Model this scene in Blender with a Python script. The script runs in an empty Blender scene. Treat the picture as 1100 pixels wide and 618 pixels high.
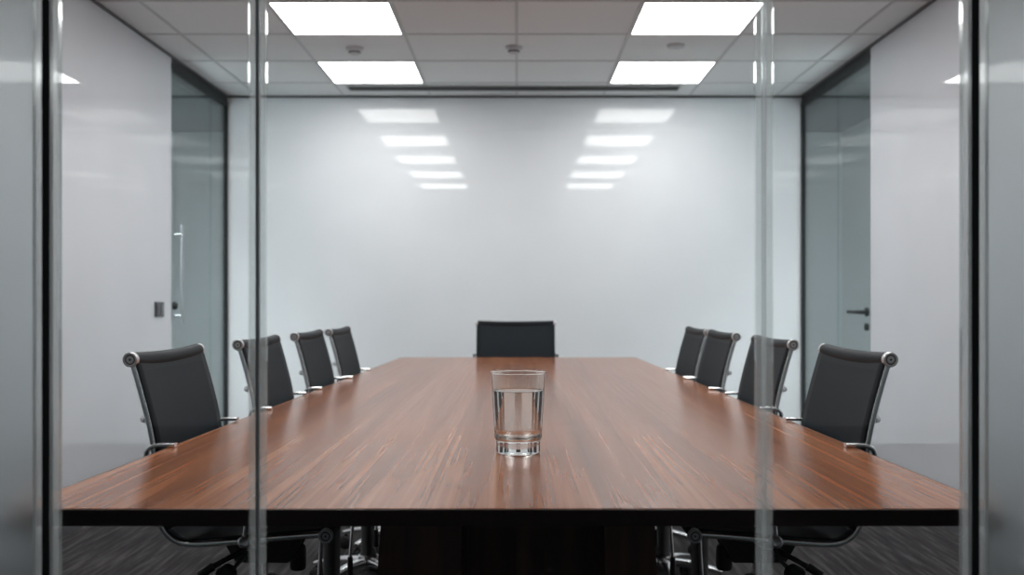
import bpy, bmesh, math, random
from mathutils import Vector, Matrix

random.seed(4)
S = bpy.context.scene
C = S.collection
PI = math.pi

# ------------------------------------------------------------------ render look
S.view_settings.view_transform = 'Standard'
try: S.view_settings.look = 'None'
except Exception: pass
S.view_settings.exposure = 0.0
S.view_settings.gamma = 1.0
S.view_settings.use_curve_mapping = False
cy = S.cycles
cy.max_bounces = 20; cy.diffuse_bounces = 6; cy.glossy_bounces = 8
cy.transmission_bounces = 16; cy.transparent_max_bounces = 24
cy.use_denoising = True
cy.sample_clamp_indirect = 6.0

# ------------------------------------------------------------------ dimensions (metres, camera at y=0)
CAM_Z = 1.04
FPX = 1088.0
CEIL = 2.48
XL, XR = -2.015, 1.985          # side walls
YB = 7.06                       # far wall
YG = 1.25                       # glazed front partition
TZ = 0.74                       # table top
T_NEAR, T_FAR = 1.47, 5.53
def tl(y): return -0.740 + (y - T_NEAR) / (T_FAR - T_NEAR) * 0.105
def tr(y): return 0.712 - (y - T_NEAR) / (T_FAR - T_NEAR) * 0.060

# ------------------------------------------------------------------ materials
def mat(name):
    m = bpy.data.materials.new(name); m.use_nodes = True
    nt = m.node_tree; nt.nodes.clear()
    out = nt.nodes.new('ShaderNodeOutputMaterial')
    return m, nt, out
def principled(name, col, rough=0.5, metal=0.0, spec=0.5, **kw):
    m, nt, out = mat(name)
    p = nt.nodes.new('ShaderNodeBsdfPrincipled')
    p.inputs['Base Color'].default_value = (*col, 1)
    p.inputs['Roughness'].default_value = rough
    p.inputs['Metallic'].default_value = metal
    p.inputs['Specular IOR Level'].default_value = spec
    for k, v in kw.items(): p.inputs[k].default_value = v
    nt.links.new(p.outputs[0], out.inputs[0])
    m['p'] = p.name
    return m
def N(nt, kind, **kw):
    n = nt.nodes.new(kind)
    for k, v in kw.items():
        if isinstance(k, str) and hasattr(n, k): setattr(n, k, v)
    return n
def ramp(nt, stops):
    r = nt.nodes.new('ShaderNodeValToRGB')
    el = r.color_ramp.elements
    while len(el) < len(stops): el.new(0.5)
    for e, (p, c) in zip(el, stops):
        e.position = p; e.color = (*c, 1) if len(c) == 3 else c
    return r
def mapping(nt, scale, coord='Object', rot=(0, 0, 0)):
    tc = nt.nodes.new('ShaderNodeTexCoord'); mp = nt.nodes.new('ShaderNodeMapping')
    mp.inputs['Scale'].default_value = scale; mp.inputs['Rotation'].default_value = rot
    nt.links.new(tc.outputs[coord], mp.inputs[0])
    return mp
def noise(nt, vec, scale=1.0, detail=3, rough=0.5, dist=0.0):
    n = nt.nodes.new('ShaderNodeTexNoise')
    n.inputs['Scale'].default_value = scale; n.inputs['Detail'].default_value = detail
    n.inputs['Roughness'].default_value = rough; n.inputs['Distortion'].default_value = dist
    nt.links.new(vec.outputs[0], n.inputs['Vector'])
    return n
def mixc(nt, a, b, fac, mode='MIX'):
    m = nt.nodes.new('ShaderNodeMix'); m.data_type = 'RGBA'; m.blend_type = mode
    for sock, v in ((m.inputs[6], a), (m.inputs[7], b), (m.inputs[0], fac)):
        if hasattr(v, 'is_linked') or hasattr(v, 'links'): nt.links.new(v, sock)
        elif isinstance(v, tuple): sock.default_value = (*v, 1)
        else: sock.default_value = v
    return m.outputs[2]
def math_(nt, op, a, b=None):
    m = nt.nodes.new('ShaderNodeMath'); m.operation = op
    for sock, v in zip(m.inputs, (a, b)):
        if v is None: continue
        if hasattr(v, 'links'): nt.links.new(v, sock)
        else: sock.default_value = v
    return m.outputs[0]

def wall_mat(name, col, rough, spec):
    m = principled(name, col, rough, 0, spec)
    nt = m.node_tree; p = nt.nodes[m['p']]
    n = noise(nt, mapping(nt, (1, 1, 1)), 2.5, 3)
    r = ramp(nt, [(0.3, tuple(c * 0.975 for c in col)), (0.7, tuple(min(1, c * 1.02) for c in col))])
    nt.links.new(n.outputs[0], r.inputs[0]); nt.links.new(r.outputs[0], p.inputs['Base Color'])
    return m
M = {}
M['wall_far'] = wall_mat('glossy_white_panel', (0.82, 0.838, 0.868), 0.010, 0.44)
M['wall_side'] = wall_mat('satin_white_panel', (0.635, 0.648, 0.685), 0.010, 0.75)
M['adjoining'] = wall_mat('adjoining_wall_paint', (0.74, 0.78, 0.79), 0.6, 0.3)
M['dark_frame'] = principled('dark_anodised_frame', (0.026, 0.029, 0.031), 0.65, 0.0, 0.2)
M['gasket'] = principled('black_gasket', (0.006, 0.007, 0.008), 0.6)
M['gap'] = principled('grey_shadow_gap', (0.10, 0.10, 0.105), 0.6)
M['grey_gasket'] = principled('grey_gasket', (0.30, 0.31, 0.32), 0.5)
M['alu'] = principled('satin_aluminium', (0.46, 0.47, 0.48), 0.38, 0.85)
M['chrome'] = principled('polished_aluminium', (0.88, 0.88, 0.89), 0.2, 1.0)
M['brushed'] = principled('brushed_steel', (0.52, 0.53, 0.55), 0.30, 1.0)
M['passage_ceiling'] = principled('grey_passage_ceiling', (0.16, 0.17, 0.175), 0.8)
M['cap'] = principled('satin_aluminium_cap', (0.62, 0.62, 0.63), 0.32, 0.75)
M['black_plastic'] = principled('black_plastic', (0.012, 0.012, 0.013), 0.42)
M['hem'] = principled('black_sling_hem', (0.006, 0.0085, 0.012), 0.55, 0, 0.15)
M['switch'] = principled('dark_grey_switch', (0.035, 0.036, 0.04), 0.4)
M['switch_key'] = principled('grey_switch_key', (0.09, 0.09, 0.10), 0.35)
M['white_plastic'] = principled('pale_grey_plastic', (0.58, 0.58, 0.59), 0.5)
M['dark_slot'] = principled('dark_slot', (0.012, 0.012, 0.013), 0.7)
M['lamp_frame'] = principled('white_lamp_frame', (0.55, 0.55, 0.55), 0.5)
M['edge'] = principled('dark_edge_band', (0.014, 0.006, 0.005), 0.45, 0, 0.3)
M['tbar'] = principled('ceiling_grid_metal', (0.55, 0.55, 0.555), 0.55)

def sling_mat():
    m, nt, out = mat('charcoal_mesh_fabric')
    p = nt.nodes.new('ShaderNodeBsdfPrincipled')
    p.inputs['Base Color'].default_value = (0.030, 0.031, 0.034, 1); p.inputs['Roughness'].default_value = 0.6; p.inputs['Specular IOR Level'].default_value = 0.12
    mp = mapping(nt, (1, 1, 1))
    w = nt.nodes.new('ShaderNodeTexChecker'); w.inputs['Scale'].default_value = 700
    nt.links.new(mp.outputs[0], w.inputs['Vector'])
    w.inputs['Color1'].default_value = (0.008, 0.012, 0.016, 1); w.inputs['Color2'].default_value = (0.016, 0.021, 0.028, 1)
    nt.links.new(w.outputs[0], p.inputs['Base Color'])
    t = nt.nodes.new('ShaderNodeBsdfTransparent'); mx = nt.nodes.new('ShaderNodeMixShader')
    mx.inputs[0].default_value = 0.03
    nt.links.new(p.outputs[0], mx.inputs[1]); nt.links.new(t.outputs[0], mx.inputs[2]); nt.links.new(mx.outputs[0], out.inputs[0])
    return m
M['sling'] = sling_mat()

def pane_mat(name, tint, f0=0.04, gl_rough=0.0):
    # thin architectural pane: straight transmission plus a Fresnel reflection
    m, nt, out = mat(name)
    lw = nt.nodes.new('ShaderNodeLayerWeight'); lw.inputs['Blend'].default_value = 0.5
    p5 = math_(nt, 'POWER', lw.outputs['Facing'], 5.0)
    f = math_(nt, 'ADD', math_(nt, 'MULTIPLY', p5, 1 - f0), f0)
    t = nt.nodes.new('ShaderNodeBsdfTransparent'); t.inputs[0].default_value = (*tint, 1)
    g = nt.nodes.new('ShaderNodeBsdfGlossy'); g.inputs['Roughness'].default_value = gl_rough
    mx = nt.nodes.new('ShaderNodeMixShader')
    nt.links.new(f, mx.inputs[0]); nt.links.new(t.outputs[0], mx.inputs[1]); nt.links.new(g.outputs[0], mx.inputs[2])
    nt.links.new(mx.outputs[0], out.inputs[0])
    return m
M['pane'] = pane_mat('clear_glass_pane', (0.985, 0.99, 0.988), 0.035)
M['door_pane'] = pane_mat('green_tinted_glass', (0.90, 0.95, 0.95), 0.06)

def frosted_mat():
    m, nt, out = mat('frosted_glass')
    r = nt.nodes.new('ShaderNodeBsdfRefraction'); r.inputs['IOR'].default_value = 1.35
    r.inputs['Roughness'].default_value = 0.42; r.inputs['Color'].default_value = (0.77, 0.80, 0.80, 1)
    g = nt.nodes.new('ShaderNodeBsdfGlossy'); g.inputs['Roughness'].default_value = 0.03
    mx = nt.nodes.new('ShaderNodeMixShader'); mx.inputs[0].default_value = 0.05
    nt.links.new(r.outputs[0], mx.inputs[1]); nt.links.new(g.outputs[0], mx.inputs[2]); nt.links.new(mx.outputs[0], out.inputs[0])
    return m
M['frosted'] = frosted_mat()

def glass_mat(name, ior, col=(1, 1, 1), rough=0.0):
    m, nt, out = mat(name)
    g = nt.nodes.new('ShaderNodeBsdfGlass'); g.inputs['IOR'].default_value = ior
    g.inputs['Color'].default_value = (*col, 1); g.inputs['Roughness'].default_value = rough
    nt.links.new(g.outputs[0], out.inputs[0])
    return m
M['tumbler'] = glass_mat('tumbler_glass', 1.48, (0.99, 0.995, 0.99))
M['water'] = glass_mat('clear_water', 1.333, (0.995, 1, 1))
def bead_mat(name, fa, fc):
    m, nt, out = mat(name)
    t = nt.nodes.new('ShaderNodeBsdfTransparent'); t.inputs[0].default_value = (0.90, 0.93, 0.93, 1)
    g = nt.nodes.new('ShaderNodeBsdfGlossy'); g.inputs['Roughness'].default_value = 0.12; g.inputs[0].default_value = (0.9, 0.92, 0.93, 1)
    l = nt.nodes.new('ShaderNodeBsdfTranslucent'); l.inputs[0].default_value = (0.8, 0.83, 0.84, 1)
    a = nt.nodes.new('ShaderNodeMixShader'); a.inputs[0].default_value = fa
    c = nt.nodes.new('ShaderNodeMixShader'); c.inputs[0].default_value = fc
    nt.links.new(t.outputs[0], a.inputs[1]); nt.links.new(g.outputs[0], a.inputs[2])
    nt.links.new(a.outputs[0], c.inputs[1]); nt.links.new(l.outputs[0], c.inputs[2]); nt.links.new(c.outputs[0], out.inputs[0])
    return m
M['clear_bead'] = bead_mat('clear_glazing_bead', 0.14, 0.14)
M['post_strip'] = bead_mat('frosted_post_strip', 0.36, 0.26)

def emit_mat(name, col, strength):
    m, nt, out = mat(name)
    e = nt.nodes.new('ShaderNodeEmission'); e.inputs[0].default_value = (*col, 1); e.inputs[1].default_value = strength
    nt.links.new(e.outputs[0], out.inputs[0])
    return m
LAMP = 11.0
M['diffuser'] = emit_mat('lit_diffuser', (1.0, 0.99, 0.975), LAMP)
M['corridor_diffuser'] = emit_mat('lit_corridor_diffuser', (0.97, 1.0, 1.0), 5.0)

def walnut_mat():
    m, nt, out = mat('walnut_veneer')
    p = nt.nodes.new('ShaderNodeBsdfPrincipled')
    tc = nt.nodes.new('ShaderNodeTexCoord')
    sep = nt.nodes.new('ShaderNodeSeparateXYZ'); nt.links.new(tc.outputs['Object'], sep.inputs[0])
    # veneer leaves about 0.19 m wide, each with its own tone
    leaf = math_(nt, 'FLOOR', math_(nt, 'DIVIDE', math_(nt, 'ADD', sep.outputs[0], 5.03), 0.188))
    wn = nt.nodes.new('ShaderNodeTexWhiteNoise'); wn.noise_dimensions = '1D'; nt.links.new(leaf, wn.inputs['W'])
    # shift the grain from leaf to leaf
    off = nt.nodes.new('ShaderNodeVectorMath'); off.operation = 'SCALE'
    nt.links.new(wn.outputs['Color'], off.inputs[0]); off.inputs['Scale'].default_value = 7.0
    add = nt.nodes.new('ShaderNodeVectorMath'); add.operation = 'ADD'
    nt.links.new(tc.outputs['Object'], add.inputs[0]); nt.links.new(off.outputs[0], add.inputs[1])
    def mp(scale):
        q = nt.nodes.new('ShaderNodeMapping'); q.inputs['Scale'].default_value = scale
        nt.links.new(add.outputs[0], q.inputs[0]); return q
    big = noise(nt, mp((5, 0.30, 1)), 1.0, 2, 0.45, 0.35)
    rings = math_(nt, 'FRACT', math_(nt, 'MULTIPLY', big.outputs[0], 7.0))
    ringr = ramp(nt, [(0.0, (0.30, 0.30, 0.30)), (0.12, (0.65, 0.65, 0.65)), (0.6, (0.55, 0.55, 0.55)), (0.92, (0.40, 0.40, 0.40)), (1.0, (0.30, 0.30, 0.30))])
    nt.links.new(rings, ringr.inputs[0])
    fine = noise(nt, mp((120, 1.3, 1)), 1.0, 4, 0.6)
    mid = noise(nt, mp((17, 0.42, 1)), 1.0, 4, 0.6, 0.2)
    v = math_(nt, 'ADD', math_(nt, 'MULTIPLY', ringr.outputs[0], 0.20),
              math_(nt, 'ADD', math_(nt, 'MULTIPLY', fine.outputs[0], 0.35), math_(nt, 'MULTIPLY', mid.outputs[0], 0.50)))
    v = math_(nt, 'ADD', v, math_(nt, 'MULTIPLY', math_(nt, 'SUBTRACT', wn.outputs['Value'], 0.5), 0.10))
    cr = ramp(nt, [(0.26, (0.105, 0.036, 0.016)), (0.42, (0.188, 0.066, 0.029)), (0.55, (0.270, 0.102, 0.046)), (0.74, (0.39, 0.175, 0.088))])
    nt.links.new(v, cr.inputs[0])
    pale = noise(nt, mp((34, 0.20, 1)), 1.0, 3, 0.5, 0.15)
    pr = ramp(nt, [(0.60, (0, 0, 0)), (0.72, (1, 1, 1))]); nt.links.new(pale.outputs[0], pr.inputs[0])
    c1 = mixc(nt, cr.outputs[0], (0.52, 0.26, 0.14), math_(nt, 'MULTIPLY', pr.outputs[0], 0.38))
    dk = noise(nt, mp((42, 0.26, 1)), 1.0, 3, 0.5, 0.15)
    dr_ = ramp(nt, [(0.28, (1, 1, 1)), (0.42, (0, 0, 0))]); nt.links.new(dk.outputs[0], dr_.inputs[0])
    c2 = mixc(nt, c1, (0.055, 0.020, 0.010), math_(nt, 'MULTIPLY', dr_.outputs[0], 0.42))
    nt.links.new(c2, p.inputs['Base Color'])
    rr = math_(nt, 'ADD', math_(nt, 'MULTIPLY', fine.outputs[0], 0.10), 0.14)
    nt.links.new(rr, p.inputs['Roughness'])
    p.inputs['Specular IOR Level'].default_value = 0.13
    nt.links.new(p.outputs[0], out.inputs[0])
    return m
M['walnut'] = walnut_mat()
def dark_walnut():
    m, nt, out = mat('dark_walnut_panel')
    p = nt.nodes.new('ShaderNodeBsdfPrincipled')
    n = noise(nt, mapping(nt, (30, 30, 1.5)), 1.0, 4, 0.6)
    r = ramp(nt, [(0.3, (0.035, 0.014, 0.009)), (0.7, (0.085, 0.035, 0.020))])
    nt.links.new(n.outputs[0], r.inputs[0]); nt.links.new(r.outputs[0], p.inputs['Base Color'])
    p.inputs['Roughness'].default_value = 0.4
    nt.links.new(p.outputs[0], out.inputs[0])
    return m
M['dark_walnut'] = dark_walnut()

def carpet_mat():
    m, nt, out = mat('charcoal_carpet')
    p = nt.nodes.new('ShaderNodeBsdfPrincipled')
    streak = noise(nt, mapping(nt, (46, 2.6, 1)), 1.0, 4, 0.6)
    tuft = noise(nt, mapping(nt, (240, 120, 1)), 1.0, 2, 0.6)
    v = math_(nt, 'ADD', math_(nt, 'MULTIPLY', streak.outputs[0], 0.7), math_(nt, 'MULTIPLY', tuft.outputs[0], 0.3))
    r = ramp(nt, [(0.36, (0.022, 0.021, 0.022)), (0.5, (0.042, 0.040, 0.042)), (0.62, (0.095, 0.090, 0.091))])
    nt.links.new(v, r.inputs[0]); nt.links.new(r.outputs[0], p.inputs['Base Color'])
    p.inputs['Roughness'].default_value = 0.95; p.inputs['Specular IOR Level'].default_value = 0.1
    b = nt.nodes.new('ShaderNodeBump'); b.inputs['Strength'].default_value = 0.5; b.inputs['Distance'].default_value = 0.004
    nt.links.new(v, b.inputs['Height']); nt.links.new(b.outputs[0], p.inputs['Normal'])
    nt.links.new(p.outputs[0], out.inputs[0])
    return m
M['carpet'] = carpet_mat()
def tile_mat():
    m, nt, out = mat('mineral_ceiling_tile')
    p = nt.nodes.new('ShaderNodeBsdfPrincipled')
    n = noise(nt, mapping(nt, (1, 1, 1)), 160, 3, 0.7)
    r = ramp(nt, [(0.3, (0.74, 0.738, 0.735)), (0.6, (0.82, 0.818, 0.815))])
    nt.links.new(n.outputs[0], r.inputs[0]); nt.links.new(r.outputs[0], p.inputs['Base Color'])
    p.inputs['Roughness'].default_value = 0.9
    nt.links.new(p.outputs[0], out.inputs[0])
    return m
M['tile'] = tile_mat()

# ------------------------------------------------------------------ mesh helpers
def obj(name, bm, m, parent=None, smooth=None, loc=None):
    me = bpy.data.meshes.new(name)
    bmesh.ops.recalc_face_normals(bm, faces=bm.faces)
    bm.to_mesh(me); bm.free()
    for mm in (m if isinstance(m, (list, tuple)) else [m]): me.materials.append(mm)
    if smooth:
        for p in me.polygons: p.use_smooth = True
        me.set_sharp_from_angle(angle=math.radians(smooth))
    o = bpy.data.objects.new(name, me); C.objects.link(o)
    if parent is not None: o.parent = parent
    if loc is not None: o.location = loc
    return o
def box(bm, x0, x1, y0, y1, z0, z1, bev=0.0, seg=2, mi=0):
    g = bmesh.ops.create_cube(bm, size=1.0)
    vs = g['verts']
    for v in vs:
        v.co = Vector((x0 + (v.co.x + .5) * (x1 - x0), y0 + (v.co.y + .5) * (y1 - y0), z0 + (v.co.z + .5) * (z1 - z0)))
    fs = {f for v in vs for f in v.link_faces}
    if bev > 0:
        es = list({e for v in vs for e in v.link_edges})
        r = bmesh.ops.bevel(bm, geom=es, offset=bev, segments=seg, affect='EDGES', profile=0.5)
        fs = set(r['faces']) | {f for f in fs if f.is_valid}
    for f in fs:
        if f.is_valid: f.material_index = mi
def prism(bm, poly, z0, z1, bev=0.0):
    a = [bm.verts.new((x, y, z0)) for x, y in poly]; b = [bm.verts.new((x, y, z1)) for x, y in poly]
    bm.faces.new(a[::-1]); bm.faces.new(b)
    n = len(poly)
    for i in range(n): bm.faces.new((a[i], a[(i + 1) % n], b[(i + 1) % n], b[i]))
    if bev:
        bmesh.ops.bevel(bm, geom=list(bm.edges), offset=bev, segments=2, affect='EDGES', profile=0.5)
def lathe(bm, prof, n=32, axis='Z', at=(0, 0, 0), caps=True):
    """prof: list of (radius, height); axis Z, X or Y."""
    rings = []
    at = Vector(at)
    def place(r, h, a):
        c, s = r * math.cos(a), r * math.sin(a)
        if axis == 'Z': return at + Vector((c, s, h))
        if axis == 'Y': return at + Vector((c, h, s))
        return at + Vector((h, c, s))
    for r, h in prof:
        if r < 1e-6: rings.append([bm.verts.new(place(0, h, 0))])
        else: rings.append([bm.verts.new(place(r, h, 2 * PI * i / n)) for i in range(n)])
    for A, B in zip(rings, rings[1:]):
        for i in range(n):
            j = (i + 1) % n
            if len(A) == 1 and len(B) == 1: continue
            if len(A) == 1: bm.faces.new((A[0], B[i], B[j]))
            elif len(B) == 1: bm.faces.new((A[i], A[j], B[0]))
            else: bm.faces.new((A[i], A[j], B[j], B[i]))
    if caps:
        if len(rings[0]) > 1: bm.faces.new(rings[0][::-1])
        if len(rings[-1]) > 1: bm.faces.new(rings[-1])
def smooth_path(pts, sub=5):
    P = [Vector(p) for p in pts]; out = []
    for i in range(len(P) - 1):
        p0 = P[max(i - 1, 0)]; p1 = P[i]; p2 = P[i + 1]; p3 = P[min(i + 2, len(P) - 1)]
        for k in range(sub):
            t = k / sub
            out.append(0.5 * ((2 * p1) + (p2 - p0) * t + (2 * p0 - 5 * p1 + 4 * p2 - p3) * t * t + (3 * p1 - p0 - 3 * p2 + p3) * t ** 3))
    out.append(P[-1]); return out
def sweep(bm, path, section, up=Vector((0, 1, 0)), taper=None):
    """section: list of (a,b); a along the side vector 'up', b along the in-plane normal."""
    rings = []
    n = len(path)
    for i, p in enumerate(path):
        t = (path[min(i + 1, n - 1)] - path[max(i - 1, 0)]).normalized()
        u = (up - t * up.dot(t))
        if u.length < 1e-4: u = Vector((1, 0, 0)) - t * t.x
        u.normalize(); w = t.cross(u)
        k = taper(i / (n - 1)) if taper else 1.0
        rings.append([bm.verts.new(p + u * a * k + w * b * k) for a, b in section])
    m = len(section)
    for A, B in zip(rings, rings[1:]):
        for i in range(m):
            bm.faces.new((A[i], A[(i + 1) % m], B[(i + 1) % m], B[i]))
    bm.faces.new(rings[0][::-1]); bm.faces.new(rings[-1])
def circ(r, n=10): return [(r * math.cos(2 * PI * i / n), r * math.sin(2 * PI * i / n)) for i in range(n)]
def rrect(a, b, r, k=2):
    out = []
    for cx, cy_, s in ((a - r, b - r, 0), (-a + r, b - r, 1), (-a + r, -b + r, 2), (a - r, -b + r, 3)):
        for i in range(k + 1):
            t = (s + i / k) * PI / 2
            out.append((cx + r * math.cos(t), cy_ + r * math.sin(t)))
    return out
def tube(bm, pts, r, sub=5, n=10, up=Vector((0, 1, 0))):
    sweep(bm, smooth_path(pts, sub), circ(r, n), up)
def NB(): return bmesh.new()

def empty(name, loc=(0, 0, 0), rz=0.0):
    o = bpy.data.objects.new(name, None); C.objects.link(o)
    o.location = loc; o.rotation_euler = (0, 0, rz); o.empty_display_size = 0.1
    return o
def thing(o, label, cat, group=None):
    o['label'] = label; o['category'] = cat
    if group: o['group'] = group
    return o
def struct(o): o['kind'] = 'structure'; return o
def copy_tree(o, parent=None):
    c = o.copy(); C.objects.link(c)
    if parent is not None: c.parent = parent
    for ch in kids[o.name]: copy_tree_child(ch, c)
    return c
kids = {}
def copy_tree_child(ch, par):
    d = ch.copy(); C.objects.link(d); d.parent = par
    for g in kids.get(ch.name, []): copy_tree_child(g, d)
def index_kids(root):
    kids[root.name] = [o for o in C.objects if o.parent == root]
    for c in kids[root.name]: index_kids(c)

# ------------------------------------------------------------------ room shell
b = NB(); box(b, -3.9, 3.9, -6.0, 9.0, -0.06, 0.0); struct(obj('floor', b, M['carpet']))
# ceiling: tiles on a 0.6 m grid with exposed T-bars
b = NB(); box(b, -3.9, 3.9, -6.0, 9.0, CEIL, CEIL + 0.06); struct(obj('ceiling', b, M['tile']))
GX = [k * 0.6 for k in range(-3, 4)]
GY = [4.83 + 0.6 * k for k in range(-5, 4)]
b = NB()
for gx in GX: box(b, gx - 0.008, gx + 0.008, YG + 0.03, YB - 0.001, CEIL - 0.004, CEIL - 0.0005)
for gy in GY: box(b, XL, XR, gy - 0.008, gy + 0.008, CEIL - 0.0035, CEIL - 0.0005)
struct(obj('trim_ceiling_grid', b, M['tbar']))
# dark shadow-gap trim where the ceiling meets the walls
b = NB()
box(b, XL, XL + 0.012, YG, YB, CEIL - 0.012, CEIL - 0.0005)
box(b, XR - 0.012, XR, YG, YB, CEIL - 0.012, CEIL - 0.0005)
box(b, XL, XR, YB - 0.014, YB, CEIL - 0.014, CEIL - 0.0005)
struct(obj('trim_shadow_gap', b, M['gap']))

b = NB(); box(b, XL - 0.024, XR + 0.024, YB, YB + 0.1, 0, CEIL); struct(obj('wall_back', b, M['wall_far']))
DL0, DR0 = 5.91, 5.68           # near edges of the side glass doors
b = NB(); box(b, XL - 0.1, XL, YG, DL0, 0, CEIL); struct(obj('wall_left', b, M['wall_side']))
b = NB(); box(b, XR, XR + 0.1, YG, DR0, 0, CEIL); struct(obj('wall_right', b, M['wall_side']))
# the passages behind the side doors
OXL, OXR, OY = -2.88, 2.73, 8.5
b = NB()
box(b, OXL - 0.1, OXL, 3.4, OY + 0.1, 0, CEIL); box(b, OXL, XL - 0.1, OY, OY + 0.1, 0, CEIL); box(b, OXL, XL - 0.1, 3.4, 3.5, 0, CEIL)
box(b, XL - 0.024, XL, YB + 0.1, OY, 0, CEIL); box(b, XL - 0.1, XL, OY, OY + 0.1, 0, CEIL)
struct(obj('wall_left_passage', b, M['adjoining']))
b = NB()
box(b, OXR, OXR + 0.1, 3.4, OY + 0.1, 0, CEIL); box(b, XR + 0.1, OXR, OY, OY + 0.1, 0, CEIL); box(b, XR + 0.1, OXR, 3.4, 3.5, 0, CEIL)
box(b, XR, XR + 0.024, YB + 0.1, OY, 0, CEIL); box(b, XR, XR + 0.1, OY, OY + 0.1, 0, CEIL)
struct(obj('wall_right_passage', b, M['adjoining']))
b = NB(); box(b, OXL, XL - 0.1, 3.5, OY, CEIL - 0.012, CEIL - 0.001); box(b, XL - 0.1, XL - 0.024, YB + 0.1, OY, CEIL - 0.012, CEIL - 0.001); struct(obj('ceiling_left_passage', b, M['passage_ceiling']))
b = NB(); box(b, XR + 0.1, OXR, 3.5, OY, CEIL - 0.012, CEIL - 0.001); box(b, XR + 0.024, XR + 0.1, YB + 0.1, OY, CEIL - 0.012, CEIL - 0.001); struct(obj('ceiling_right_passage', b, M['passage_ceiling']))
# baseboards
b = NB(); box(b, XL, XL + 0.01, YG + 0.05, DL0, 0, 0.06); struct(obj('baseboard_left', b, M['brushed']))
b = NB(); box(b, XR - 0.01, XR, YG + 0.05, DR0, 0, 0.06); struct(obj('baseboard_right', b, M['brushed']))
b = NB(); box(b, XL, XR, YB - 0.01, YB, 0, 0.06); struct(obj('baseboard_back', b, M['brushed']))

# ------------------------------------------------------------------ side glass doors
def side_door(name, side, xw, y0, split):
    root = struct(empty(name, (xw, y0, 0)))
    s = side                                   # +1: wall to the right (outside is +x)
    L = YB - y0
    H = CEIL
    b = NB()
    # header with a stepped lower lip, far jamb, slim near jamb
    xa, xb = (0.0, 0.08) if s > 0 else (-0.08, 0.0)
    box(b, xa, xb, 0, L, H - 0.045, H - 0.002)
    xc, xd = (-0.006, 0.086) if s > 0 else (-0.086, 0.006)
    box(b, xc, xd, 0, L, H - 0.075, H - 0.045)
    xe, xf = (-0.004, 0.024) if s > 0 else (-0.024, 0.004)
    box(b, xe, xf, L - 0.022, L, 0, H - 0.075)
    struct_o = obj('door_frame', b, M['dark_frame'], root)
    b = NB(); xm = 0.014 * s
    box(b, xm - 0.005, xm + 0.005, 0.004, split - 0.003, 0.01, H - 0.075)
    obj('door_pane', b, M['door_pane'], root)
    b = NB()
    box(b, xm - 0.005, xm + 0.005, split + 0.003, L - 0.022, 0.01, H - 0.075)
    obj('fixed_pane', b, M['door_pane'], root)
    return root, xm
dl, xm = side_door('door_1', -1, XL, DL0, 0.80)
# long upright pull bar with a lock cylinder
b = NB()
hx = xm + 0.045
lathe(b, [(0.008, 0.90), (0.008, 1.50)], 14, 'Z', (hx, 0.10, 0))
for z in (0.96, 1.44): lathe(b, [(0.006, xm + 0.005), (0.006, hx)], 10, 'X', (0, 0.10, z))
obj('door_handle', b, M['brushed'], dl, 40)
b = NB(); lathe(b, [(0.024, xm + 0.005), (0.024, xm + 0.018), (0.014, xm + 0.03), (0.0, xm + 0.03)], 18, 'X', (0, 0.06, 1.02))
obj('door_lock', b, M['dark_frame'], dl, 40)
dr, xm = side_door('door_2', 1, XR, DR0, 0.62)
b = NB()
z = 0.985
lathe(b, [(0.026, xm - 0.005), (0.026, xm - 0.016), (0.012, xm - 0.018), (0.012, xm - 0.062), (0.0, xm - 0.062)], 20, 'X', (0, 0.075, z))
tube(b, [(xm - 0.054, 0.07, z), (xm - 0.056, 0.12, z), (xm - 0.056, 0.26, z)], 0.010, 4, 12, Vector((0, 0, 1)))
obj('door_handle', b, M['dark_frame'], dr, 40)
b = NB(); lathe(b, [(0.022, xm - 0.005), (0.022, xm - 0.018), (0.0, xm - 0.020)], 18, 'X', (0, 0.075, z - 0.085))
obj('door_lock', b, M['dark_frame'], dr, 40)

# ------------------------------------------------------------------ glazed front partition
def px(x, d): return (x - 555.0) / FPX * d
JL, JR = px(277, YG), px(820.5, YG)
PL, PR = px(51, YG), px(1046, YG)
def pane(name, x0, x1, m, t=0.010):
    b = NB(); box(b, x0, x1, YG - t / 2, YG + t / 2, 0.012, CEIL - 0.022); return struct(obj(name, b, m))
pane('window_1', PL + 0.016, JL - 0.011, M['pane'])
pane('window_2', JL + 0.011, JR - 0.011, M['pane'])
pane('window_3', JR + 0.011, PR - 0.016, M['pane'])
pane('window_4', XL, PL - 0.016, M['frosted'])
pane('window_5', PR + 0.016, XR, M['frosted'])
def post(name, x):
    root = struct(empty(name, (x, YG, 0)))
    b = NB()
    for s in (-1, 1): box(b, min(s * 0.0048, s * 0.0158), max(s * 0.0048, s * 0.0158), -0.006, 0.006, 0, CEIL - 0.001, 0.0012)
    obj('post_profile', b, M['post_strip'], root)
    b = NB(); box(b, -0.0048, 0.0048, -0.0045, 0.0045, 0, CEIL - 0.001); obj('post_gasket', b, M['gasket'], root)
post('trim_1', PL); post('trim_2', PR)
def joint(name, x, gm):
    root = struct(empty(name, (x, YG, 0)))
    b = NB()
    for s in (-1, 1):
        sec = [(s * 0.0062 + a, c) for a, c in rrect(0.0038, 0.0055, 0.0025, 3)]
        vs0 = [b.verts.new((a, c, 0.001)) for a, c in sec]; vs1 = [b.verts.new((a, c, CEIL - 0.002)) for a, c in sec]
        b.faces.new(vs0[::-1]); b.faces.new(vs1)
        for i in range(len(sec)): b.faces.new((vs0[i], vs0[(i + 1) % len(sec)], vs1[(i + 1) % len(sec)], vs1[i]))
    obj('glazing_bead', b, M['clear_bead'], root, 60)
    b = NB(); box(b, -0.0021, 0.0021, -0.004, 0.004, 0.001, CEIL - 0.002, 0.0006); obj('joint_gasket', b, gm, root)
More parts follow.
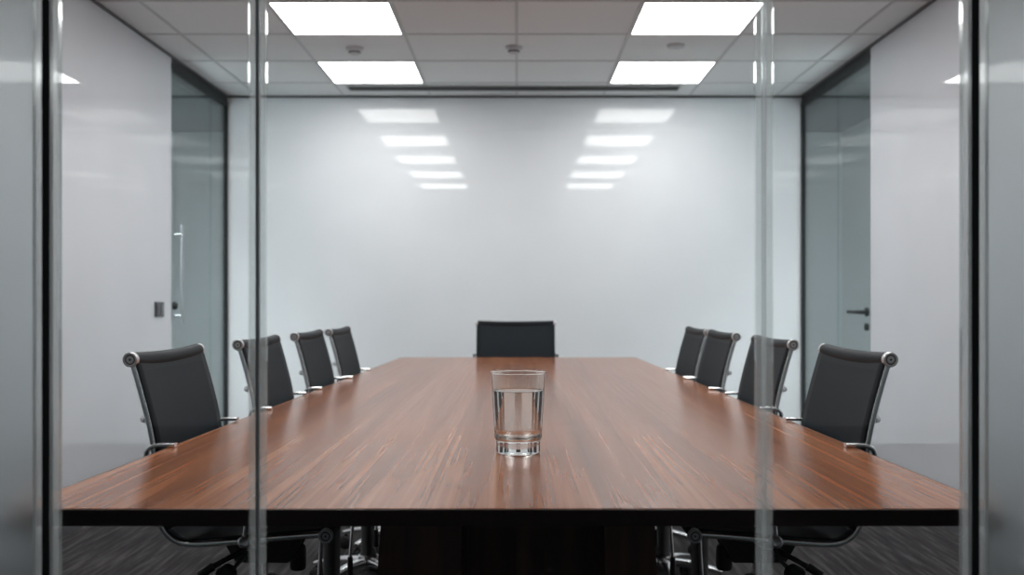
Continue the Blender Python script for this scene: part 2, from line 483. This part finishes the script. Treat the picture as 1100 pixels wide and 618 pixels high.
joint('trim_3', JL, M['grey_gasket']); joint('trim_4', JR, M['post_strip'])
b = NB()
box(b, XL, XR, YG - 0.022, YG + 0.022, 0, 0.014); box(b, XL, XR, YG - 0.022, YG + 0.022, CEIL - 0.024, CEIL - 0.001)
struct(obj('trim_5', b, M['alu']))

# ------------------------------------------------------------------ ceiling lights
def ceiling_light(x0, y0, label, mdiff='diffuser', group='square ceiling light panels'):
    root = thing(empty('ceiling_light', (x0 + 0.3, y0 + 0.3, CEIL)), label, 'ceiling light', group)
    b = NB(); w = 0.292; t = 0.008
    for a in ((-w, w, -w, -w + t), (-w, w, w - t, w), (-w, -w + t, -w + t, w - t), (w - t, w, -w + t, w - t)):
        box(b, *a, -0.007, -0.0008)
    obj('frame', b, M['lamp_frame'], root)
    b = NB(); box(b, -w + t, w - t, -w + t, w - t, -0.005, -0.001)
    obj('diffuser', b, M[mdiff], root)
rows = [(6.03, 'nearest the glossy back wall'), (4.83, 'second from the glossy back wall'), (3.63, 'third from the back wall, above the table'),
        (2.43, 'fourth from the back wall, above the table'), (1.33, 'fifth from the back wall, just inside the glazed front')]
for y0, txt in rows:
    ceiling_light(-1.2, y0, 'bright square ceiling light, left column, ' + txt)
    ceiling_light(0.6, y0, 'bright square ceiling light, right column, ' + txt)

# ------------------------------------------------------------------ ceiling fittings
def detector(x, y, label, name, cat, bulge):
    root = thing(empty(name, (x, y, CEIL)), label, cat)
    b = NB(); lathe(b, [(0.050, -0.0008), (0.050, -0.010), (0.046, -0.014), (0.030, -0.016)], 32); obj('base', b, M['white_plastic'], root, 40)
    if bulge:
        b = NB(); lathe(b, [(0.030, -0.016), (0.033, -0.024), (0.031, -0.034), (0.022, -0.041), (0.0, -0.043)], 28); obj('sensor_head', b, M['white_plastic'], root, 40)
        b = NB(); lathe(b, [(0.0335, -0.026), (0.0345, -0.028), (0.0345, -0.031), (0.0325, -0.033)], 28, caps=False); obj('vent_ring', b, M['dark_slot'], root, 40)
    else:
        b = NB(); lathe(b, [(0.046, -0.012), (0.046, -0.015), (0.0, -0.0165)], 28); obj('cover', b, M['lamp_frame'], root, 40)
detector(px(381, 5.72), 5.72, 'grey round smoke detector on the ceiling between the two left lights', 'smoke_detector', 'smoke detector', True)
detector(px(552, 5.70), 5.70, 'grey round smoke detector at the middle of the ceiling', 'smoke_detector', 'smoke detector', True)
detector(px(726, 5.66), 5.66, 'flat round ceiling disc between the two right lights', 'ceiling_sensor', 'sensor', False)
vent = thing(empty('slot_vent', (-0.02, 6.80, CEIL)), 'long dark linear air slot in the ceiling along the back wall', 'air vent')
b = NB()
for a in ((-1.115, 1.115, -0.088, -0.076), (-1.115, 1.115, 0.058, 0.070), (-1.115, -1.105, -0.076, 0.058), (1.105, 1.115, -0.076, 0.058)):
    box(b, *a, -0.0065, -0.0045)
obj('frame', b, M['tbar'], vent)
b = NB(); box(b, -1.105, 1.105, -0.076, 0.058, -0.0058, -0.0045); obj('slot', b, M['dark_slot'], vent)
b = NB(); box(b, -1.105, 1.105, -0.012, -0.006, -0.0068, -0.0059); obj('vane', b, M['dark_frame'], vent)

# ------------------------------------------------------------------ light switch on the left wall
sw = thing(empty('light_switch', (XL, 5.70, 1.00)), 'dark square light switch on the left wall beside the glass door', 'light switch')
b = NB(); box(b, 0.0, 0.010, -0.065, 0.065, -0.043, 0.043, 0.003); obj('plate', b, M['switch'], sw)
for s in (-1, 1):
    b = NB(); box(b, 0.0102, 0.013, s * 0.029 - 0.021, s * 0.029 + 0.021, -0.026, 0.026, 0.002); obj('rocker', b, M['switch_key'], sw)

# ------------------------------------------------------------------ conference table
tab = thing(empty('conference_table', (0, 0, 0)), 'long walnut conference table with dark edge on panel pedestals', 'table')
e = 0.004
poly = [(tl(T_NEAR) + e, T_NEAR + e), (tr(T_NEAR) - e, T_NEAR + e), (tr(T_FAR) - e, T_FAR - e), (tl(T_FAR) + e, T_FAR - e)]
b = NB(); prism(b, poly, TZ - 0.0235, TZ, 0.0012); obj('tabletop', b, M['walnut'], tab)
b = NB()
o4 = [(tl(T_NEAR), T_NEAR), (tr(T_NEAR), T_NEAR), (tr(T_FAR), T_FAR), (tl(T_FAR), T_FAR)]
za, zb = TZ - 0.025, TZ - 0.0012
rings = []
for P, z in ((o4, za), (o4, zb), (poly, zb), (poly, za)): rings.append([b.verts.new((x, y, z)) for x, y in P])
for A, B_ in zip(rings, rings[1:] + rings[:1]):
    for i in range(4): b.faces.new((A[i], A[(i + 1) % 4], B_[(i + 1) % 4], B_[i]))
obj('edge_band', b, M['edge'], tab)
def slab(bm, x0t, x1t, x0b, x1b, y0, y1, z0, z1):
    vs = [bm.verts.new(c) for c in ((x0b, y0, z0), (x1b, y0, z0), (x1b, y1, z0), (x0b, y1, z0), (x0t, y0, z1), (x1t, y0, z1), (x1t, y1, z1), (x0t, y1, z1))]
    for f in ((3, 2, 1, 0), (4, 5, 6, 7), (0, 1, 5, 4), (1, 2, 6, 5), (2, 3, 7, 6), (3, 0, 4, 7)): bm.faces.new([vs[i] for i in f])
    bmesh.ops.bevel(bm, geom=list(bm.edges), offset=0.003, segments=2, affect='EDGES')
for y0 in (1.95, 4.35):
    ped = None
    b = NB(); slab(b, -0.255, 0.258, -0.30, 0.30, y0 + 0.16, y0 + 0.44, 0.0, TZ - 0.026)
    ped = obj('pedestal', b, M['dark_walnut'], tab)
    b = NB(); slab(b, -0.255, -0.105, -0.305, -0.11, y0, y0 + 0.158, 0.0, TZ - 0.026); obj('side_panel', b, M['dark_walnut'], ped)
    b = NB(); slab(b, 0.168, 0.258, 0.175, 0.305, y0, y0 + 0.158, 0.0, TZ - 0.026); obj('side_panel', b, M['dark_walnut'], ped)
    b = NB(); slab(b, 0.0, 0.03, 0.0, 0.03, y0 + 0.06, y0 + 0.158, 0.0, TZ - 0.026); obj('spine', b, M['dark_walnut'], ped)
b = NB(); box(b, -0.04, 0.04, 1.95 + 0.443, 4.35 + 0.157, 0.55, 0.66, 0.003); obj('stretcher', b, M['dark_walnut'], tab)

# ------------------------------------------------------------------ tumbler of water
GXc, GYc = 0.003, 2.02
tum = thing(empty('drinking_glass', (GXc, GYc, TZ)), 'clear glass tumbler three quarters full of water on the table', 'glass')
def ro(z): return 0.0448 + (0.0548 - 0.0448) * (z / 0.162)
prof = [(0.0, 0.0008), (0.030, 0.0008), (0.0395, 0.0), (0.0425, 0.0012), (0.0437, 0.004), (0.0440, 0.020), (0.0443, 0.0255), (0.0452, 0.0275), (0.0470, 0.0300), (ro(0.036) + 0.0010, 0.036)]
prof += [(ro(z), z) for z in (0.038, 0.041, 0.050, 0.080, 0.110, 0.140, 0.154, 0.157, 0.1585, 0.1592)]
prof += [(0.0551, 0.1602), (0.0552, 0.1614), (0.0548, 0.1624), (0.0541, 0.1627), (0.0534, 0.1623), (0.0531, 0.1614), (0.0531, 0.1602)]
ri = lambda z: ro(z) - 0.0016
prof += [(ri(z), z) for z in (0.1592, 0.1585, 0.157, 0.154, 0.130, 0.100, 0.070, 0.055, 0.050, 0.047)]
prof += [(0.0440, 0.0400), (0.0405, 0.0345), (0.033, 0.0318), (0.018, 0.0308), (0.0, 0.0305)]
b = NB(); lathe(b, prof, 96, caps=False); obj('tumbler', b, M['tumbler'], tum, 50)
wl = 0.124; d = 0.0003
wp = [(0.0, 0.0305 - d), (0.018, 0.0308 - d), (0.033, 0.0318 - d), (0.0405 + d, 0.0345 - d), (0.0440 + d, 0.0400 - d / 2)]
wp += [(ri(z) + d, z) for z in (0.047, 0.050, 0.055, 0.070, 0.100, 0.120)]
wp += [(ri(wl) + d, wl + 0.0012), (ri(wl) - 0.0014, wl + 0.0002), (ri(wl) - 0.004, wl), (0.0, wl)]
b = NB(); lathe(b, wp, 96, caps=False); obj('water', b, M['water'], tum, 50)

# ------------------------------------------------------------------ mesh swivel chairs
RAIL = [(-.22, .92), (-.197, .84), (-.178, .76), (-.167, .68), (-.166, .62), (-.158, .575), (-.135, .547), (-.10, .536), (-.02, .541), (.08, .550), (.175, .557)]
HW = 0.220
def make_chair():
    root = empty('office_chair', (0, 0, 0))
    path2 = smooth_path([(x, 0, z) for x, z in RAIL], 5)
    # side rails
    for s in (-1, 1):
        b = NB(); sweep(b, [Vector((p.x, s * HW, p.z)) for p in path2], rrect(0.0055, 0.0062, 0.003)); obj('side_rail', b, M['chrome'], root, 50)
    # sling surfaces
    n = len(path2); cut = int(n * 0.54)
    def sling(name, i0, i1, sag):
        b = NB(); hw = HW + 0.003
        vsn = 17; rows_ = []
        for i in range(i0, i1):
            p = path2[i]; t = (path2[min(i + 1, n - 1)] - path2[max(i - 1, 0)]).normalized()
            nr = Vector((t.z, 0, -t.x))           # away from the sitter
            if nr.z > 0 and abs(nr.z) > abs(nr.x): nr = -nr
            if nr.x > 0 and abs(nr.x) >= abs(nr.z): nr = -nr
            row = []
            for k in range(vsn):
                v = -1 + 2 * k / (vsn - 1)
                sg = sag * (1 - v * v)
                row.append(b.verts.new(Vector((p.x, v * hw, p.z)) + nr * (sg - 0.0095)))
            rows_.append(row)
        for r0, (A, B_) in enumerate(zip(rows_, rows_[1:])):
            for k in range(vsn - 1):
                f = b.faces.new((A[k], A[k + 1], B_[k + 1], B_[k]))
                edge = k == 0 or k == vsn - 2 or (name == 'backrest' and r0 < 2)
                f.material_index = 1 if edge else 0
        o = obj(name, b, [M['sling'], M['hem']], root)
        for pl in o.data.polygons: pl.use_smooth = True
        sd = o.modifiers.new('thick', 'SOLIDIFY'); sd.thickness = 0.0035; sd.offset = 0
        return o
    sling('backrest', 0, cut + 1, 0.006)
    sling('seat', cut, n, 0.012)
    # rolled top edge, dipping slightly in the middle, and the front roll
    b = NB()
    pts = [Vector((-.221, HW * (-1 + 2 * k / 16) * 0.985, .921 - 0.005 * (1 - (-1 + 2 * k / 16) ** 2))) for k in range(17)]
    sweep(b, pts, circ(0.0155, 18), Vector((1, 0, 0))); obj('top_roll', b, M['hem'], root, 50)
    b = NB(); lathe(b, [(0.012, -HW * .985), (0.012, HW * .985)], 16, 'Y', (.184, 0, .555)); obj('front_roll', b, M['hem'], root, 50)
    # ridged round caps on the ends of both rolls
    def cap(x, z, r):
        for s in (-1, 1):
            b = NB(); y = HW - 0.0065
            pr = [(r * .9, y), (r, y + 0.003), (r, y + 0.013), (r * .92, y + 0.0155), (r * .72, y + 0.0155), (r * .66, y + 0.0135), (r * .5, y + 0.0135), (r * .44, y + 0.0155), (r * .22, y + 0.0155), (r * .16, y + 0.0135), (0, y + 0.0135)]
            lathe(b, [(rr, s * h) for rr, h in pr], 28, 'Y', (x, 0, z)); cp = obj('roll_cap', b, M['cap'], root, 35)
            b = NB(); lathe(b, [(r * .665, s * (y + .0136)), (r * .665, s * (y + .0142)), (r * .495, s * (y + .0142)), (r * .495, s * (y + .0136))], 28, 'Y', (x, 0, z), caps=False)
            lathe(b, [(r * .15, s * (y + .0136)), (r * .15, s * (y + .0142)), (0, s * (y + .0142))], 16, 'Y', (x, 0, z), caps=False); obj('cap_groove', b, M['switch_key'], cp, 35)
    cap(-.221, .921, 0.0158); cap(.184, .555, 0.0150)
    # cross spreaders
    b = NB(); tube(b, [(-.190, -HW + .004, .795), (-.208, -HW * .8, .795), (-.215, 0, .793), (-.208, HW * .8, .795), (-.190, HW - .004, .795)], 0.0075, 5, 10, Vector((0, 0, 1)))
    obj('back_spreader', b, M['brushed'], root, 60)
    b = NB(); tube(b, [(.018, -HW + .004, .541), (.018, -HW * .8, .525), (.018, -.09, .512), (.018, .09, .512), (.018, HW * .8, .525), (.018, HW - .004, .541)], 0.010, 5, 10, Vector((1, 0, 0)))
    obj('seat_spreader', b, M['brushed'], root, 60)
    # armrest loops
    for s in (-1, 1):
        y = s * (HW + 0.013)
        b = NB()
        pts = [(-.172, s * HW, .716), (-.184, y, .724), (-.181, y, .736), (-.168, y, .7435), (-.152, y, .7455), (-.138, y, .7456), (-.124, y, .7456)]
        sweep(b, smooth_path(pts, 5), rrect(0.0095, 0.0042, 0.003), Vector((0, 1, 0))); obj('armrest', b, M['chrome'], root, 50)
        b = NB()
        pts = [(-.166, s * HW, .672), (-.162, y, .686), (-.145, y, .694), (-.08, y, .690), (-.01, y, .686), (.018, y, .668), (.023, y, .62), (.018, y, .549)]
        sweep(b, smooth_path(pts, 4), rrect(0.0045, 0.0045, 0.003), Vector((0, 1, 0))); a = obj('arm_brace', b, M['chrome'], root, 50)
        b = NB(); lathe(b, [(0.0125, s * (HW + 0.004)), (0.0125, s * (HW + 0.022)), (0.009, s * (HW + 0.024)), (0.006, s * (HW + 0.022)), (0, s * (HW + 0.022))], 24, 'Y', (.018, 0, .546))
        obj('arm_bolt', b, M['brushed'], a, 35)
    # tilt mechanism below the seat with its tension knob and levers
    b = NB(); slab(b, -.085, .10, -.05, .07, -.055, .055, .455, .515)
    mech = obj('tilt_mechanism', b, M['black_plastic'], root, 40)
    b = NB(); lathe(b, [(0.010, .455), (0.010, .485), (0.017, .481), (0.0185, .474), (0.0185, .432), (0.016, .427), (0, .427)][::-1], 20, 'Z', (.078, 0, 0)); obj('tension_knob', b, M['black_plastic'], root, 40)
    for s in (-1, 1):
        b = NB()
        tube(b, [(.005, s * .05, .50), (.0, s * .12, .508), (-.015, s * .17, .505), (-.04, s * .195, .494), (-.062, s * .205, .482)], 0.0058, 5, 10, Vector((0, 0, 1)))
        lev = obj('lever', b, M['black_plastic'], root, 50)
        b = NB(); tube(b, [(-.055, s * .203, .487), (-.07, s * .208, .478), (-.082, s * .211, .470)], 0.0095, 4, 12, Vector((0, 0, 1))); obj('lever_grip', b, M['black_plastic'], lev, 50)
        b = NB(); lathe(b, [(0.0, s * .185), (0.016, s * .185), (0.021, s * .189), (0.021, s * .207), (0.017, s * .211), (0, s * .211)], 22, 'Y', (-.03, 0, .468)); obj('tilt_lock_knob', b, M['black_plastic'], root, 40)
        b = NB(); lathe(b, [(0.005, s * .055), (0.005, s * .186)], 10, 'Y', (-.03, 0, .468)); obj('knob_rod', b, M['brushed'], root, 40)
        b = NB(); tube(b, [(.172, s * .212, .548), (.170, s * .212, .50), (.166, s * .212, .44), (.163, s * .212, .40)], 0.0045, 5, 10, Vector((0, 1, 0)))
        rod = obj('release_rod', b, M['chrome'], root, 60)
        b = NB(); lathe(b, [(0.0, .352), (0.007, .354), (0.0078, .362), (0.0065, .402), (0.0, .404)], 14, 'Z', (.163, s * .212, 0)); obj('rod_grip', b, M['black_plastic'], rod, 50)
    # column and five-star base
    b = NB(); lathe(b, [(0.014, .456), (0.014, .36), (0.0, .36)], 20); obj('piston', b, M['chrome'], root, 40)
    b = NB(); lathe(b, [(0.030, .105), (0.030, .12), (0.026, .125), (0.026, .40), (0.029, .402), (0.029, .415), (0.015, .417)], 24); obj('gas_column', b, M['black_plastic'], root, 40)
    b = NB(); lathe(b, [(0.0, .062), (0.036, .062), (0.040, .072), (0.038, .112), (0.030, .118), (0.0, .118)], 28); hub = obj('base_hub', b, M['chrome'], root, 40)
    for k in range(5):
        a = 2 * PI * k / 5 + 0.35
        R_ = Matrix.Rotation(a, 4, 'Z')
        b = NB()
        sweep(b, smooth_path([(.030, 0, .092), (.10, 0, .090), (.17, 0, .078), (.215, 0, .068)], 4), rrect(0.020, 0.013, 0.006), Vector((0, 1, 0)), lambda t: 1.0 - 0.42 * t)
        b.transform(R_); lg = obj('base_leg', b, M['chrome'], root, 50)
        b = NB()
        for s in (-1, 1): lathe(b, [(0.010, s * .005), (0.024, s * .005), (0.026, s * .009), (0.026, s * .017), (0.022, s * .020), (0.0, s * .020)], 20, 'Y', (.205, 0, .0265))
        box(b, .196, .222, -.006, .006, .024, .056, .003)
        lathe(b, [(0.006, .045), (0.006, .068)], 10, 'Z', (.208, 0, 0))
        b.transform(R_); obj('caster', b, M['black_plastic'], lg, 40)
    return root
chair0 = make_chair(); index_kids(chair0)
first = [True]
def place_chair(x, y, rz, label):
    if first[0]: o = chair0; first[0] = False
    else: o = copy_tree(chair0)
    o.location = (x, y, 0); o.rotation_euler = (0, 0, rz)
    thing(o, label, 'chair', 'mesh chairs around the conference table')
W2 = 0.235
ordl = ['the one closest to the glazed front', 'second from the glazed front', 'third from the glazed front', 'the last before the table end']
for (X, D), t in zip([(-.80, 2.09), (-.778, 2.82), (-.765, 3.48), (-.742, 3.99)], ordl):
    place_chair(X + .22, D + W2, 0.0, 'black mesh chair along the left table side, ' + t)
for (X, D), t in zip([(.774, 2.09), (.772, 2.82), (.754, 3.47), (.752, 3.98)], ordl):
    place_chair(X - .22, D + W2, PI, 'black mesh chair along the right table side, ' + t)
place_chair(px(554, 5.78), 5.78 - .22, -PI / 2, 'black mesh chair alone at the far table end facing the front')

# ------------------------------------------------------------------ fill lights added to brighten the passages (hidden from the camera by the side walls) and corridor lamps
def area(name, loc, sx, sy, power, col=(1, 1, 1)):
    l = bpy.data.lights.new(name, 'AREA'); l.shape = 'RECTANGLE'; l.size = sx; l.size_y = sy; l.energy = power; l.color = col; l.spread = math.radians(105)
    o = bpy.data.objects.new(name, l); C.objects.link(o); o.location = loc; return o
area('passage_fill', (-2.52, 5.5, CEIL - 0.02), 0.4, 1.3, 64, (1, 1, 1))
area('passage_fill', (2.45, 5.5, CEIL - 0.02), 0.4, 1.3, 64, (1, 1, 1))
ceiling_light(-3.47, -4.12, 'square corridor ceiling light mirrored in the frosted panel on the left', 'corridor_diffuser', 'corridor ceiling lights')
ceiling_light(2.87, -4.12, 'square corridor ceiling light mirrored in the frosted panel on the right', 'corridor_diffuser', 'corridor ceiling lights')

w = bpy.data.worlds.new('World'); S.world = w; w.use_nodes = True
bg = w.node_tree.nodes['Background']; bg.inputs[0].default_value = (0.75, 0.85, 0.9, 1); bg.inputs[1].default_value = 0.16

# ------------------------------------------------------------------ camera
cam = bpy.data.cameras.new('Camera'); co = bpy.data.objects.new('Camera', cam); C.objects.link(co)
co.location = (0, 0, CAM_Z); co.rotation_euler = (PI / 2, 0, 0)
cam.sensor_fit = 'HORIZONTAL'; cam.sensor_width = 36.0; cam.lens = 36.0 * FPX / 1100.0
cam.shift_x = -5.0 / 1100.0; cam.shift_y = 16.0 / 1100.0
cam.clip_start = 0.05; cam.clip_end = 100
cam.dof.use_dof = True; cam.dof.focus_distance = 2.05; cam.dof.aperture_fstop = 4.5
S.camera = co
